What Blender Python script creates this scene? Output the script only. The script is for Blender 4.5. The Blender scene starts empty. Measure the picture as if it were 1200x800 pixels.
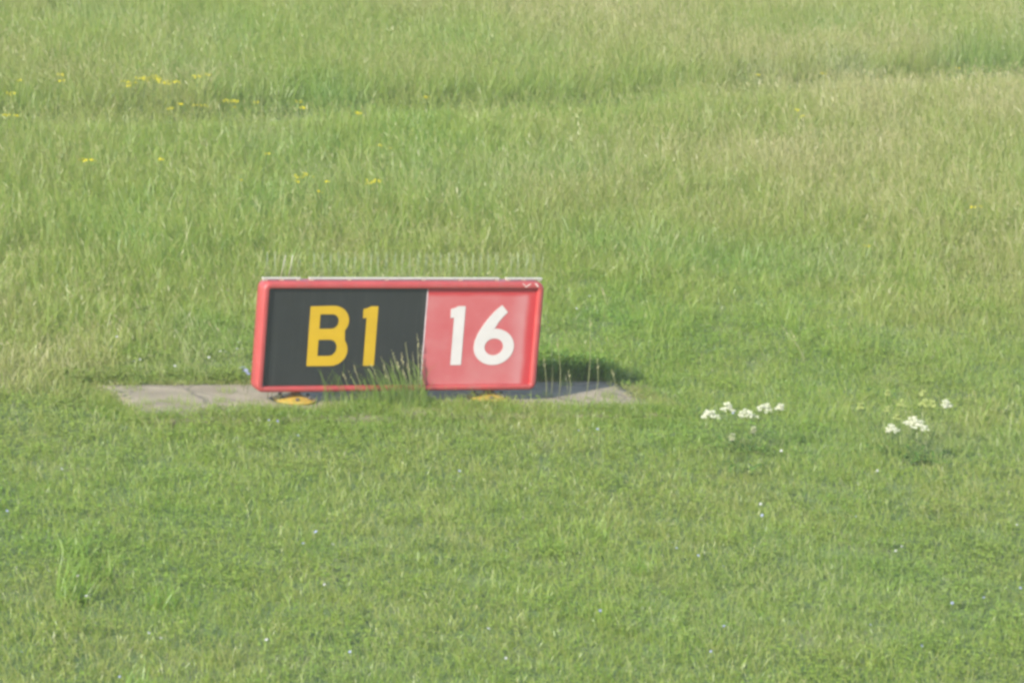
import bpy, bmesh, math, random
import numpy as np
from mathutils import Vector, Matrix, Euler

R = math.radians
scene = bpy.context.scene
COL = scene.collection

# ------------------------------------------------------------------ camera
D = 28.0; EL = R(12.6); FPX = 174.0 * D            # focal length in px of a 1200 px wide frame
ROLL = 0.0850781; AIM = Vector((0.7502, 0.0, 0.4856)); PSI = 0.393926
C = Vector((0.0, -D * math.cos(EL), D * math.sin(EL)))
fwd = (AIM - C).normalized(); r0 = fwd.cross(Vector((0, 0, 1))).normalized(); u0 = r0.cross(fwd)
rt = r0 * math.cos(ROLL) + u0 * math.sin(ROLL); up = -r0 * math.sin(ROLL) + u0 * math.cos(ROLL)
cam_d = bpy.data.cameras.new("camera"); cam = bpy.data.objects.new("camera", cam_d); COL.objects.link(cam)
cam_d.sensor_width = 36.0; cam_d.lens = 36.0 * FPX / 1200.0
cam_d.clip_start = 0.5; cam_d.clip_end = 6000.0
m = Matrix((rt, up, -fwd)).transposed().to_4x4(); m.translation = C; cam.matrix_world = m
scene.camera = cam

# ------------------------------------------------------------------ light
SUN_AZ, SUN_EL = 39.0, 31.0                          # sun behind the camera, to its left
w = bpy.data.worlds.new("World"); scene.world = w; w.use_nodes = True
nt = w.node_tree; nt.nodes.clear()
sky = nt.nodes.new("ShaderNodeTexSky"); sky.sky_type = 'NISHITA'; sky.sun_disc = False
sky.sun_elevation = R(SUN_EL); sky.sun_rotation = R(180 + SUN_AZ); sky.air_density = 1.0; sky.dust_density = 0.6
bg = nt.nodes.new("ShaderNodeBackground"); bg.inputs[1].default_value = 0.14
wo = nt.nodes.new("ShaderNodeOutputWorld")
nt.links.new(sky.outputs[0], bg.inputs[0]); nt.links.new(bg.outputs[0], wo.inputs[0])
sl = bpy.data.lights.new("sun", 'SUN'); sl.energy = 4.0; sl.angle = R(0.53); sl.color = (1.0, 0.94, 0.85)
sun = bpy.data.objects.new("sun", sl); COL.objects.link(sun)
to_sun = Vector((-math.sin(R(SUN_AZ)) * math.cos(R(SUN_EL)), -math.cos(R(SUN_AZ)) * math.cos(R(SUN_EL)), math.sin(R(SUN_EL))))
sun.rotation_euler = to_sun.to_track_quat('Z', 'Y').to_euler()
scene.view_settings.view_transform = 'Standard'; scene.view_settings.look = 'None'
scene.view_settings.exposure = 1.25; scene.view_settings.gamma = 1.0
scene.render.engine = 'CYCLES'
scene.cycles.use_adaptive_sampling = False; scene.cycles.use_denoising = True
scene.cycles.filter_width = 3.1                      # the long lens is a little soft
scene.cycles.max_bounces = 9; scene.cycles.diffuse_bounces = 7; scene.cycles.transmission_bounces = 6
scene.cycles.transparent_max_bounces = 4

random.seed(7); rng = np.random.default_rng(11)
T = Vector((math.cos(PSI), math.sin(PSI), 0)); N = Vector((math.sin(PSI), -math.cos(PSI), 0))   # along the sign / out of its face

def at(px, py, z=0.0):
    """ground point (height z) seen at a pixel of the 1200x800 photograph"""
    v = fwd + rt * ((px - 600) / FPX) - up * ((py - 400) / FPX)
    k = (z - C.z) / v.z
    return C + v * k

# ------------------------------------------------------------------ noise
def _hash(ix, iy, s):
    n = (ix.astype(np.int64) * 374761393 + iy.astype(np.int64) * 668265263 + s * 974634721) & 0xffffffff
    n = ((n ^ (n >> 13)) * 1274126177) & 0xffffffff
    return ((n ^ (n >> 16)) & 0xffff) / 65535.0
def vnoise(x, y, s=0):
    x = np.asarray(x, float); y = np.asarray(y, float)
    ix = np.floor(x); iy = np.floor(y); fx = x - ix; fy = y - iy
    fx = fx * fx * (3 - 2 * fx); fy = fy * fy * (3 - 2 * fy)
    a = _hash(ix, iy, s); b = _hash(ix + 1, iy, s); c = _hash(ix, iy + 1, s); d = _hash(ix + 1, iy + 1, s)
    return (a * (1 - fx) + b * fx) * (1 - fy) + (c * (1 - fx) + d * fx) * fy
def fbm(x, y, s=0, o=3):
    t = 0; a = 1; n = 0
    for k in range(o):
        t = t + a * vnoise(np.asarray(x) * 2 ** k + 17.3 * k, np.asarray(y) * 2 ** k - 9.1 * k, s + k); n += a; a *= .55
    return t / n
def sstep(a, b, x):
    t = np.clip((np.asarray(x, float) - a) / (b - a), 0, 1); return t * t * (3 - 2 * t)

# ------------------------------------------------------------------ terrain
TRK = np.array([[-12.0, 4.4], [-7.0, 8.0], [-3.86, 10.3], [-0.35, 13.1], [3.07, 16.2], [6.88, 20.0], [11.0, 24.3], [18, 31.5]])
def track_dist(x, y):
    """signed distance to the old wheel rut (positive = the far side)"""
    x = np.asarray(x, float); y = np.asarray(y, float)
    x = x + .35 * (fbm(x * .7, y * .7, 51) - .5); y = y + .9 * (fbm(x * .6, y * .6, 55) - .5)
    best = np.full(x.shape, 1e9); sg = np.ones(x.shape)
    for (ax, ay), (bx, by) in zip(TRK[:-1], TRK[1:]):
        dx, dy = bx - ax, by - ay; L2 = dx * dx + dy * dy
        t = np.clip(((x - ax) * dx + (y - ay) * dy) / L2, 0, 1)
        d = np.hypot(x - ax - t * dx, y - ay - t * dy); c = dx * (y - ay) - dy * (x - ax)
        k = d < best; best = np.where(k, d, best); sg = np.where(k, np.sign(c), sg)
    return best * sg
def slab_uv(x, y):
    return x * T.x + y * T.y, x * N.x + y * N.y
S0, S1, NB, NF = -1.89, 1.88, -0.63, 0.42            # the concrete slab in sign coordinates
def slab_dist(x, y):
    u, v = slab_uv(x, y)
    du = np.maximum(S0 - u, u - S1); dv = np.maximum(NB - v, v - NF)
    return np.where((du < 0) & (dv < 0), np.maximum(du, dv), np.hypot(np.maximum(du, 0), np.maximum(dv, 0)))
def ground_h(x, y):
    x = np.asarray(x, float); y = np.asarray(y, float)
    h = .10 * (fbm(x * .35, y * .35, 3) - .5) + .05 * (fbm(x * 1.1, y * 1.1, 8) - .5)
    h = h * sstep(.1, 1.2, slab_dist(x, y)) - .022
    td = track_dist(x, y)
    return h - .13 * np.exp(-(td / .30) ** 2)

# ------------------------------------------------------------------ materials
def new_mat(name):
    mt = bpy.data.materials.new(name); mt.use_nodes = True; n = mt.node_tree; n.nodes.clear()
    out = n.nodes.new("ShaderNodeOutputMaterial"); return mt, n, out
def nd(n, typ, **kw):
    o = n.nodes.new(typ)
    for k, v in kw.items(): setattr(o, k, v)
    return o
def mix_rgb(n, fac, a, b, mode='MIX'):
    o = nd(n, "ShaderNodeMix", data_type='RGBA', blend_type=mode)
    for sock, v in ((o.inputs[0], fac), (o.inputs[6], a), (o.inputs[7], b)):
        if hasattr(v, 'is_linked'): n.links.new(v, sock)
        else: sock.default_value = v if not isinstance(v, tuple) else (*v, 1)[:4]
    return o.outputs[2]
def ramp(n, fac, stops):
    o = nd(n, "ShaderNodeValToRGB"); e = o.color_ramp.elements
    while len(e) < len(stops): e.new(.5)
    for el, (p, c) in zip(e, stops): el.position = p; el.color = (*c, 1)
    n.links.new(fac, o.inputs[0]); return o.outputs[0]
def math_n(n, op, a, b=None, clamp=False):
    o = nd(n, "ShaderNodeMath", operation=op, use_clamp=clamp)
    for s, v in zip(o.inputs, (a, b)):
        if v is None: continue
        if hasattr(v, 'is_linked'): n.links.new(v, s)
        else: s.default_value = v
    return o.outputs[0]
def noise(n, scale, detail=4, coord='Object', rough=.55, vec=None):
    t = nd(n, "ShaderNodeTexCoord"); o = nd(n, "ShaderNodeTexNoise"); o.inputs['Scale'].default_value = scale
    o.inputs['Detail'].default_value = detail; o.inputs['Roughness'].default_value = rough
    n.links.new(vec if vec is not None else t.outputs[coord], o.inputs['Vector']); return o.outputs[0]

LEAF_RAMP = [(0.0, (.058, .125, .020)), (.14, (.130, .255, .030)), (.27, (.192, .296, .038)), (.5, (.232, .300, .050)), (.75, (.270, .290, .080)), (1.0, (.39, .355, .17))]  # lowest stop is darkened to hold the shade between rank blades
def leaf_mat(name, trans=.45):
    """blade colour: how dry its clump is (instance) + its own difference (blade), blue-green clumps shifted in hue"""
    mt, n, out = new_mat(name)
    di = nd(n, "ShaderNodeAttribute", attribute_type='INSTANCER', attribute_name='dry')
    hu = nd(n, "ShaderNodeAttribute", attribute_type='INSTANCER', attribute_name='blue')
    bl = nd(n, "ShaderNodeAttribute", attribute_type='GEOMETRY', attribute_name='own')
    f = math_n(n, 'ADD', di.outputs['Fac'], bl.outputs['Fac'], True)
    c = ramp(n, f, LEAF_RAMP)
    c = mix_rgb(n, hu.outputs['Fac'], c, mix_rgb(n, 1.0, c, (.86, 1.0, 1.2), 'MULTIPLY'))
    d = nd(n, "ShaderNodeBsdfDiffuse"); t = nd(n, "ShaderNodeBsdfTranslucent"); g = nd(n, "ShaderNodeBsdfGlossy")
    g.inputs['Roughness'].default_value = .42
    n.links.new(c, d.inputs[0]); n.links.new(mix_rgb(n, 1.0, c, (1.15, 1.2, .8), 'MULTIPLY'), t.inputs[0])
    m1 = nd(n, "ShaderNodeMixShader"); m1.inputs[0].default_value = trans
    n.links.new(d.outputs[0], m1.inputs[1]); n.links.new(t.outputs[0], m1.inputs[2])
    m2 = nd(n, "ShaderNodeMixShader"); m2.inputs[0].default_value = .035
    n.links.new(m1.outputs[0], m2.inputs[1]); n.links.new(g.outputs[0], m2.inputs[2])
    n.links.new(m2.outputs[0], out.inputs[0]); return mt
M_LEAF = leaf_mat("grass_leaf")

def plain(name, col, rough=.6, var=.18, scale=9.0, metal=0.0, coat=0.0, bump=0.0, dirt=None, streak=None):
    mt, n, out = new_mat(name); p = nd(n, "ShaderNodeBsdfPrincipled")
    nz = noise(n, scale, 5)
    lo = tuple(c * (1 - var) for c in col); hi = tuple(min(1, c * (1 + var)) for c in col)
    c = ramp(n, nz, [(.3, lo), (.7, hi)])
    if dirt:
        f = ramp(n, noise(n, scale * .6, 8, rough=.7), [(.52, (0, 0, 0)), (.72, (1, 1, 1))])
        c = mix_rgb(n, math_n(n, 'MULTIPLY', f, dirt[1]), c, dirt[0])
    if streak:
        tc2 = nd(n, "ShaderNodeTexCoord"); mp = nd(n, "ShaderNodeMapping"); mp.inputs['Scale'].default_value = (34, 34, 2.2); n.links.new(tc2.outputs['Object'], mp.inputs[0])
        sf = ramp(n, noise(n, 1.0, 6, vec=mp.outputs[0], rough=.65), [(.50, (0, 0, 0)), (.78, (1, 1, 1))])
        c = mix_rgb(n, math_n(n, 'MULTIPLY', sf, streak[1]), c, streak[0])
    n.links.new(c, p.inputs['Base Color']); p.inputs['Roughness'].default_value = rough; p.inputs['Metallic'].default_value = metal
    p.inputs['Coat Weight'].default_value = coat
    if bump:
        b = nd(n, "ShaderNodeBump"); b.inputs['Strength'].default_value = bump; b.inputs['Distance'].default_value = .01
        n.links.new(noise(n, scale * 8, 6), b.inputs['Height']); n.links.new(b.outputs[0], p.inputs['Normal'])
    n.links.new(p.outputs[0], out.inputs[0]); return mt

def two_sided(name, col, trans=.3):
    mt, n, out = new_mat(name); d = nd(n, "ShaderNodeBsdfDiffuse"); t = nd(n, "ShaderNodeBsdfTranslucent"); x = nd(n, "ShaderNodeMixShader")
    c = ramp(n, noise(n, 60, 2), [(.3, tuple(v * .85 for v in col)), (.7, tuple(min(1, v * 1.1) for v in col))])
    n.links.new(c, d.inputs[0]); n.links.new(c, t.inputs[0]); x.inputs[0].default_value = trans
    n.links.new(d.outputs[0], x.inputs[1]); n.links.new(t.outputs[0], x.inputs[2]); n.links.new(x.outputs[0], out.inputs[0]); return mt

# ------------------------------------------------------------------ object helpers
def link(o, parent=None):
    COL.objects.link(o)
    if parent is not None: o.parent = parent
    return o
def mesh_obj(name, me, mats, parent=None):
    me.name = name
    for mm in (mats if isinstance(mats, (list, tuple)) else [mats]):
        if len(me.materials) < 8: me.materials.append(mm)
    return link(bpy.data.objects.new(name, me), parent)
def from_bm(name, bm, mats, parent=None, smooth=False):
    me = bpy.data.meshes.new(name); bm.normal_update(); bm.to_mesh(me); bm.free()
    if smooth:
        for p in me.polygons: p.use_smooth = True
    return mesh_obj(name, me, mats, parent)
def tag(o, label=None, cat=None, group=None, kind=None):
    for k, v in (('label', label), ('category', cat), ('group', group), ('kind', kind)):
        if v: o[k] = v
    return o
def empty(name, loc, rz=0.0):
    o = bpy.data.objects.new(name, None); o.empty_display_size = .1; o.location = loc; o.rotation_euler = (0, 0, rz); return link(o)
def bm_box(bm, x0, x1, y0, y1, z0, z1, bev=0.0, seg=2, mi=0):
    g = bmesh.ops.create_cube(bm, size=1.0)
    for v in g['verts']:
        v.co = Vector((x0 + (v.co.x + .5) * (x1 - x0), y0 + (v.co.y + .5) * (y1 - y0), z0 + (v.co.z + .5) * (z1 - z0)))
    fs = {f for v in g['verts'] for f in v.link_faces}
    for f in fs: f.material_index = mi
    if bev > 0:
        es = list({e for f in fs for e in f.edges})
        bmesh.ops.bevel(bm, geom=es, offset=bev, segments=seg, affect='EDGES', profile=.5)
def bm_lathe(bm, prof, seg=24, mi=0, loc=(0, 0, 0)):
    rings = []
    for r, z in prof:
        rings.append([bm.verts.new((loc[0] + r * math.cos(2 * math.pi * k / seg), loc[1] + r * math.sin(2 * math.pi * k / seg), loc[2] + z)) for k in range(seg)])
    for a, b in zip(rings[:-1], rings[1:]):
        for k in range(seg):
            f = bm.faces.new((a[k], a[(k + 1) % seg], b[(k + 1) % seg], b[k])); f.material_index = mi; f.smooth = True
    bm.faces.new(rings[-1]).material_index = mi; bm.faces.new(rings[0][::-1]).material_index = mi
def bm_tube(bm, pts, rad, seg=5, mi=0):
    """tube through pts; rad is one radius or one per point"""
    pts = [Vector(p) for p in pts]; rad = [rad] * len(pts) if not hasattr(rad, '__len__') else rad
    rings = []
    for i, p in enumerate(pts):
        d = (pts[min(i + 1, len(pts) - 1)] - pts[max(i - 1, 0)]).normalized()
        a = d.cross(Vector((0, 1, 0.01))).normalized(); b = d.cross(a)
        rings.append([bm.verts.new(p + (a * math.cos(2 * math.pi * k / seg) + b * math.sin(2 * math.pi * k / seg)) * rad[i]) for k in range(seg)])
    for a, b in zip(rings[:-1], rings[1:]):
        for k in range(seg):
            f = bm.faces.new((a[k], a[(k + 1) % seg], b[(k + 1) % seg], b[k])); f.material_index = mi; f.smooth = True
    bm.faces.new(rings[-1]).material_index = mi; bm.faces.new(rings[0][::-1]).material_index = mi

# ------------------------------------------------------------------ ground sheet
def build_ground():
    far = [40, 60, 100, 200, 500, 1600]
    xs = np.concatenate([-np.array(far[::-1], float), np.arange(-18, 24.01, .2), np.array(far, float)])
    ys = np.concatenate([-np.array(far[::-1], float), np.arange(-16, 46.01, .2), np.array(far[1:], float)])
    X, Y = np.meshgrid(xs, ys); Z = ground_h(X, Y)
    inside = (np.abs(X) < 30) & (np.abs(Y) < 55)
    Z = np.where(inside, Z, -.02)
    Z = np.where(slab_dist(X, Y) < .02, -.06, Z)
    nx, ny = len(xs), len(ys)
    verts = np.stack([X, Y, Z], -1).reshape(-1, 3)
    i, j = np.meshgrid(np.arange(nx - 1), np.arange(ny - 1)); a = (j * nx + i).ravel()
    faces = np.stack([a, a + 1, a + nx + 1, a + nx], -1)
    me = bpy.data.meshes.new("ground"); me.from_pydata(verts.tolist(), [], faces.tolist()); me.update()
    soil = np.maximum(sstep(.16, .0, slab_dist(X, Y)) * .9 * sstep(.1, -.2, slab_uv(X, Y)[1]),
                      np.exp(-((track_dist(X, Y) - .05) / .35) ** 2) * sstep(2.5, 6.0, X) * .75)
    at_ = me.attributes.new('soil', 'FLOAT', 'POINT'); at_.data.foreach_set('value', soil.ravel().astype(np.float32))
    for p in me.polygons: p.use_smooth = True
    XL = -1.87 - .11 * (Y + 7.2) - 5; XR = 3.5 + .133 * (Y + 5.7) + 5      # beyond the single clumps the ground itself carries the colour of the sward
    farg = np.maximum.reduce([sstep(.4, -.1, X - XL), sstep(.4, -.1, XR - X), sstep(.4, -.1, Y + 14), sstep(.4, -.1, 44 - Y)])
    a2 = me.attributes.new('sward', 'FLOAT', 'POINT'); a2.data.foreach_set('value', farg.ravel().astype(np.float32))
    mt, n, out = new_mat("turf_soil"); p = nd(n, "ShaderNodeBsdfPrincipled")
    base = ramp(n, noise(n, 1.3, 6), [(.3, (.075, .13, .028)), (.55, (.105, .155, .038)), (.75, (.16, .175, .065))])
    sw = nd(n, "ShaderNodeAttribute", attribute_name='sward')
    base = mix_rgb(n, sw.outputs['Fac'], base, ramp(n, noise(n, .5, 8), [(.3, (.17, .225, .045)), (.55, (.215, .25, .062)), (.75, (.26, .265, .095))]))
    fine = ramp(n, noise(n, 30, 5), [(.3, (.55, .55, .55)), (.7, (1.25, 1.25, 1.2))])
    base = mix_rgb(n, 1.0, base, fine, 'MULTIPLY')
    so = ramp(n, noise(n, 22, 6), [(.3, (.15, .105, .07)), (.7, (.30, .235, .165))])
    sa = nd(n, "ShaderNodeAttribute", attribute_name='soil')
    n.links.new(mix_rgb(n, sa.outputs['Fac'], base, so), p.inputs['Base Color']); p.inputs['Roughness'].default_value = .95
    b = nd(n, "ShaderNodeBump"); b.inputs['Strength'].default_value = .6; b.inputs['Distance'].default_value = .03
    n.links.new(noise(n, 40, 5), b.inputs['Height']); n.links.new(b.outputs[0], p.inputs['Normal']); n.links.new(p.outputs[0], out.inputs[0])
    tag(mesh_obj("ground", me, mt), kind='structure')
build_ground()

# ------------------------------------------------------------------ concrete slab
def build_slab():
    bm = bmesh.new(); nu, nv = 46, 14
    def edge(u, v):   # a worn, slightly ragged outline
        k = .012 * (vnoise(u * 9, v * 9, 4) - .5) * 2
        return u + k, v + .012 * (vnoise(u * 9 + 40, v * 9, 5) - .5) * 2
    top = []
    for j in range(nv + 1):
        row = []
        for i in range(nu + 1):
            u = S0 + (S1 - S0) * i / nu; v = NB + (NF - NB) * j / nv
            rim = i in (0, nu) or j in (0, nv)
            if rim: u, v = edge(u, v)
            z = .004 * (fbm(u * 3, v * 3, 6) - .5) - (.006 if rim else 0)
            row.append(bm.verts.new((u, -v, float(z))))
        top.append(row)
    for j in range(nv):
        for i in range(nu): bm.faces.new((top[j][i], top[j + 1][i], top[j + 1][i + 1], top[j][i + 1])).smooth = True
    rimv = top[0] + [r[-1] for r in top[1:]] + top[-1][-2::-1] + [r[0] for r in top[-2:0:-1]]
    low = [bm.verts.new((v.co.x, v.co.y, -.13)) for v in rimv]
    for k in range(len(rimv)):
        q = (k + 1) % len(rimv); bm.faces.new((rimv[k], rimv[q], low[q], low[k]))
    mt, n, out = new_mat("worn_concrete"); p = nd(n, "ShaderNodeBsdfPrincipled")
    c = ramp(n, noise(n, 3.5, 8, rough=.65), [(.3, (.165, .136, .086)), (.5, (.232, .194, .126)), (.72, (.30, .256, .172))])
    sp = ramp(n, noise(n, 90, 4), [(.35, (.72, .70, .68)), (.6, (1.08, 1.08, 1.08))])
    c = mix_rgb(n, 1.0, c, sp, 'MULTIPLY')
    vo = nd(n, "ShaderNodeTexVoronoi", feature='DISTANCE_TO_EDGE'); vo.inputs['Scale'].default_value = 1.1
    tcs = nd(n, "ShaderNodeTexCoord"); wv = mix_rgb(n, .06, tcs.outputs['Object'], nd(n, "ShaderNodeTexNoise").outputs[1]); n.links.new(wv, vo.inputs['Vector'])
    crack = ramp(n, vo.outputs['Distance'], [(.0, (1, 1, 1)), (.012, (0, 0, 0))])
    c = mix_rgb(n, math_n(n, 'MULTIPLY', crack, .75), c, (.07, .06, .04))
    moss = ramp(n, noise(n, 5, 7, rough=.7), [(.52, (0, 0, 0)), (.70, (.7, .7, .7))])
    c = mix_rgb(n, moss, c, (.15, .15, .075))
    n.links.new(c, p.inputs['Base Color']); p.inputs['Roughness'].default_value = .92
    b = nd(n, "ShaderNodeBump"); b.inputs['Strength'].default_value = .35; b.inputs['Distance'].default_value = .006
    n.links.new(noise(n, 70, 6), b.inputs['Height']); n.links.new(b.outputs[0], p.inputs['Normal']); n.links.new(p.outputs[0], out.inputs[0])
    o = from_bm("pavement_slab", bm, mt); o.rotation_euler = (0, 0, PSI)
    tag(o, 'weathered grey concrete slab under the taxiway sign, half overgrown by grass', kind='structure')
build_slab()

# ------------------------------------------------------------------ the sign
# local frame: x along the face, y away from the viewer, z up; the front rim lies at y = 0
W, H, Z0 = 2.033, .751, .079
M_FRAME = plain("faded_red_frame", (0.305, 0.042, 0.040), .5, .13, 5, bump=.05, dirt=((0.310, 0.095, 0.082), .5), streak=((.20, .075, .065), .45))
M_BLACK = plain("black_face", (.0125, .0145, .0135), .45, .12, 6, dirt=((.028, .031, .029), .35), streak=((.036, .038, .032), .5))
M_YEL = plain("yellow_print", (0.415, 0.258, 0.004), .45, .06, 10)
M_WHITE = plain("white_print", (0.480, 0.445, 0.420), .45, .04, 10)
M_STRIP = plain("spike_base_plastic", (0.400, 0.368, 0.296), .5, .1, 14)
M_WIRE = plain("spike_wire", (.26, .29, .19), .5, .2, 20)
M_BASE = plain("yellow_base_paint", (0.340, 0.215, 0.028), .6, .2, 20, dirt=((.30, .17, .04), .7))
M_RUST = plain("brown_coupling", (.16, .09, .035), .8, .3, 30)
M_BOLT = plain("dark_bolt", (.06, .05, .04), .6, .2, 60)
M_BACK = plain("dull_red_housing", (.42, .12, .115), .6, .15, 6)

def red_face_mat():
    mt, n, out = new_mat("sun_bleached_red_face"); p = nd(n, "ShaderNodeBsdfPrincipled")
    tc = nd(n, "ShaderNodeTexCoord"); sx = nd(n, "ShaderNodeSeparateXYZ"); n.links.new(tc.outputs['Object'], sx.inputs[0])
    nz = noise(n, 4.0, 5); wob = math_n(n, 'MULTIPLY', math_n(n, 'SUBTRACT', nz, .5), .05)
    xr = math_n(n, 'ADD', math_n(n, 'SUBTRACT', .967, sx.outputs[0]), wob)
    zt = math_n(n, 'ADD', math_n(n, 'SUBTRACT', .780, sx.outputs[2]), wob)
    def fade(d, a, b):
        o = nd(n, "ShaderNodeMapRange", interpolation_type='SMOOTHSTEP'); n.links.new(d, o.inputs[0])
        o.inputs[1].default_value = a; o.inputs[2].default_value = b; return o.outputs[0]
    f = math_n(n, 'MULTIPLY', fade(xr, .025, .085), fade(zt, .03, .065))
    dull = ramp(n, noise(n, 3.2, 7, rough=.65), [(.3, (0.372, 0.068, 0.071)), (.5, (0.388, 0.092, 0.094)), (.7, (0.396, 0.130, 0.128))])
    # paler bleached band just inside the rim
    halo = math_n(n, 'MULTIPLY', fade(xr, .21, .08), fade(xr, .03, .09))
    dull = mix_rgb(n, math_n(n, 'MULTIPLY', halo, .45), dull, (0.424, 0.216, 0.216))
    c = mix_rgb(n, f, (0.368, 0.027, 0.032), dull)
    sc = ramp(n, noise(n, 30, 6, rough=.75), [(.66, (0, 0, 0)), (.74, (1, 1, 1))])
    c = mix_rgb(n, math_n(n, 'MULTIPLY', sc, .35), c, (0.432, 0.288, 0.272))
    n.links.new(c, p.inputs['Base Color']); p.inputs['Roughness'].default_value = .5
    n.links.new(p.outputs[0], out.inputs[0]); return mt
M_RED = red_face_mat()

sign = empty("taxiway_sign", T * .017, PSI)
tag(sign, 'red framed taxiway sign reading B1 on black and 16 on red', 'sign')

def rounded(w2, z0, z1, r, seg=8):
    out = []
    for cx, cz, a0 in ((w2 - r, z1 - r, 0), (-w2 + r, z1 - r, 90), (-w2 + r, z0 + r, 180), (w2 - r, z0 + r, 270)):
        for k in range(seg + 1):
            a = R(a0 + 90 * k / seg); out.append((cx + r * math.cos(a), cz + r * math.sin(a)))
    return out
def build_frame():
    bm = bmesh.new(); DEP = .125; rw = .046
    prof = [(0, .034), (0, .010), (.002, .004), (.008, .0), (rw - .020, .0), (rw - .010, .003), (rw - .003, .010), (rw, .022), (rw, DEP - .012), (rw - .008, DEP - .002), (rw - .016, DEP), (.012, DEP), (0, DEP - .004)]
    rings = []
    for o, y in prof:
        k = rw - o
        pts = rounded(W / 2 - k, Z0 + k * .86, Z0 + H - k, max(.010, .056 - k))
        rings.append([bm.verts.new((x, y, z)) for x, z in pts])
    rings.append(rings[0])
    for a, b in zip(rings[:-1], rings[1:]):
        q = len(a)
        for k in range(q): bm.faces.new((a[k], b[k], b[(k + 1) % q], a[(k + 1) % q])).smooth = True
    bmesh.ops.recalc_face_normals(bm, faces=bm.faces[:])
    # pale chip marks at the top right corner
    o = from_bm("frame", bm, M_FRAME, sign)
build_frame()
def chip(pts):
    bm = bmesh.new()
    v = [bm.verts.new((x, -.0015, z)) for x, z in pts]; v2 = [bm.verts.new((x, .002, z)) for x, z in pts]
    bm.faces.new(v); q = len(v)
    for k in range(q): bm.faces.new((v[k], v2[k], v2[(k + 1) % q], v[(k + 1) % q]))
    bmesh.ops.recalc_face_normals(bm, faces=bm.faces[:])
    o = from_bm("paint_chip", bm, plain("bared_primer", (0.560, 0.440, 0.400), .6, .1, 40), sign)
chip([(.845, .823), (.853, .823), (.880, .797), (.876, .795)])
chip([(.868, .800), (.905, .822), (.910, .819), (.875, .794)])
chip([(.935, .825), (.952, .823), (.968, .800), (.960, .798)])
bm = bmesh.new(); bm_box(bm, -.975, .975, .045, .121, Z0 + .036, Z0 + H - .046, .004); from_bm("back_panel", bm, M_BACK, sign)
def panel(name, x0, x1, mat, lab):
    bm = bmesh.new(); bm_box(bm, x0, x1, .028, .044, Z0 + .040, Z0 + H - .050, .0025)
    o = from_bm(name, bm, mat, sign); o['label'] = lab
panel("face_panel", -.974, .166, M_BLACK, "black face panel with yellow characters")
panel("face_panel", .171, .974, M_RED, "sun bleached red face panel with white numerals")
bm = bmesh.new(); bm_box(bm, .1662, .1708, .0265, .040, Z0 + .046, Z0 + H - .056); from_bm("divider_strip", bm, plain("divider_white", (.62, .55, .55), .5, .2, 30), sign)

def arc(cx, cz, rx, rz, a0, a1, n=14):
    return [(cx + rx * math.cos(R(a0 + (a1 - a0) * k / n)), cz + rz * math.sin(R(a0 + (a1 - a0) * k / n))) for k in range(n + 1)]
def glyph(name, loops, mat, label):
    cu = bpy.data.curves.new(name, 'CURVE'); cu.dimensions = '2D'; cu.fill_mode = 'BOTH'; cu.extrude = .0012
    for lp in loops:
        s = cu.splines.new('POLY'); s.points.add(len(lp) - 1); s.use_cyclic_u = True
        for p, (x, z) in zip(s.points, lp): p.co = (x, z, 0, 1)
    tmp = bpy.data.objects.new(name, cu); COL.objects.link(tmp)
    dg = bpy.context.evaluated_depsgraph_get(); me = bpy.data.meshes.new_from_object(tmp.evaluated_get(dg))
    bpy.data.objects.remove(tmp); bpy.data.curves.remove(cu)
    me.transform(Matrix.Translation((0, .0265, 0)) @ Matrix.Rotation(R(90), 4, 'X'))
    me.materials.clear()
    o = mesh_obj(name, me, mat, sign); o['label'] = label
zt, zb = .660, .254
# B
B = [(-.664, zt)] + arc(-.50, .5605, .116, .1035, 90, -38, 12) + arc(-.497, .361, .118, .107, 38, -90, 12) + [(-.664, zb)]
Bu = [(-.592, .607), (-.592, .507)] + arc(-.503, .557, .047, .050, -90, 90, 8)
Bl = [(-.592, .433), (-.592, .322)] + arc(-.508, .3775, .051, .0555, -90, 90, 8)
glyph("letter", [B, Bu, Bl], M_YEL, "yellow letter B")
def one(xr):
    return [(xr, zt), (xr, zb), (xr - .078, zb), (xr - .078, .582), (xr - .104, .578), (xr - .104, .640), (xr - .072, .649), (xr - .052, zt)]
glyph("numeral", [one(-.181)], M_YEL, "yellow numeral 1")
glyph("numeral", [one(.453)], M_WHITE, "white numeral 1 beside the 6")
six = [(.722, .668), (.765, .617)] + [(.742, .595), (.712, .561), (.683, .519), (.668, .494)]
six += arc(.685, .378, .146, .125, 90, -176, 30)[1:]
six = [(.722, .668), (.768, .618), (.735, .586), (.706, .550), (.684, .512), (.677, .502)] + arc(.685, .378, .148, .126, 88, -180, 32) + [(.541, .420), (.560, .470), (.592, .525), (.632, .580), (.675, .628)]
glyph("numeral", [six, arc(.685, .378, .069, .059, 0, 352, 26)], M_WHITE, "white numeral 6")

# supports
def lathe_part(name, prof, mat, loc, parent, seg=24):
    bm = bmesh.new(); bm_lathe(bm, prof, seg); bmesh.ops.recalc_face_normals(bm, faces=bm.faces[:])
    o = from_bm(name, bm, mat, parent); o.location = loc; return o
fl_mesh = None
for sx in (-.70, .711):
    fl = lathe_part("base_flange", [(.146, .003), (.146, .014), (.138, .020), (.085, .031), (.050, .046)], M_BASE, (sx, .10, 0), sign, 28)
    for k in range(6):
        a = R(60 * k + 18)
        b = lathe_part("bolt", [(.014, .0), (.014, .016), (.008, .020)], M_BOLT, (.108 * math.cos(a), .108 * math.sin(a), .022), fl, 6)
    lathe_part("post", [(.046, .044), (.034, .052), (.030, .058), (.030, .075), (.042, .082), (.042, .094)], M_RUST, (sx, .10, 0), sign, 16)

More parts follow.
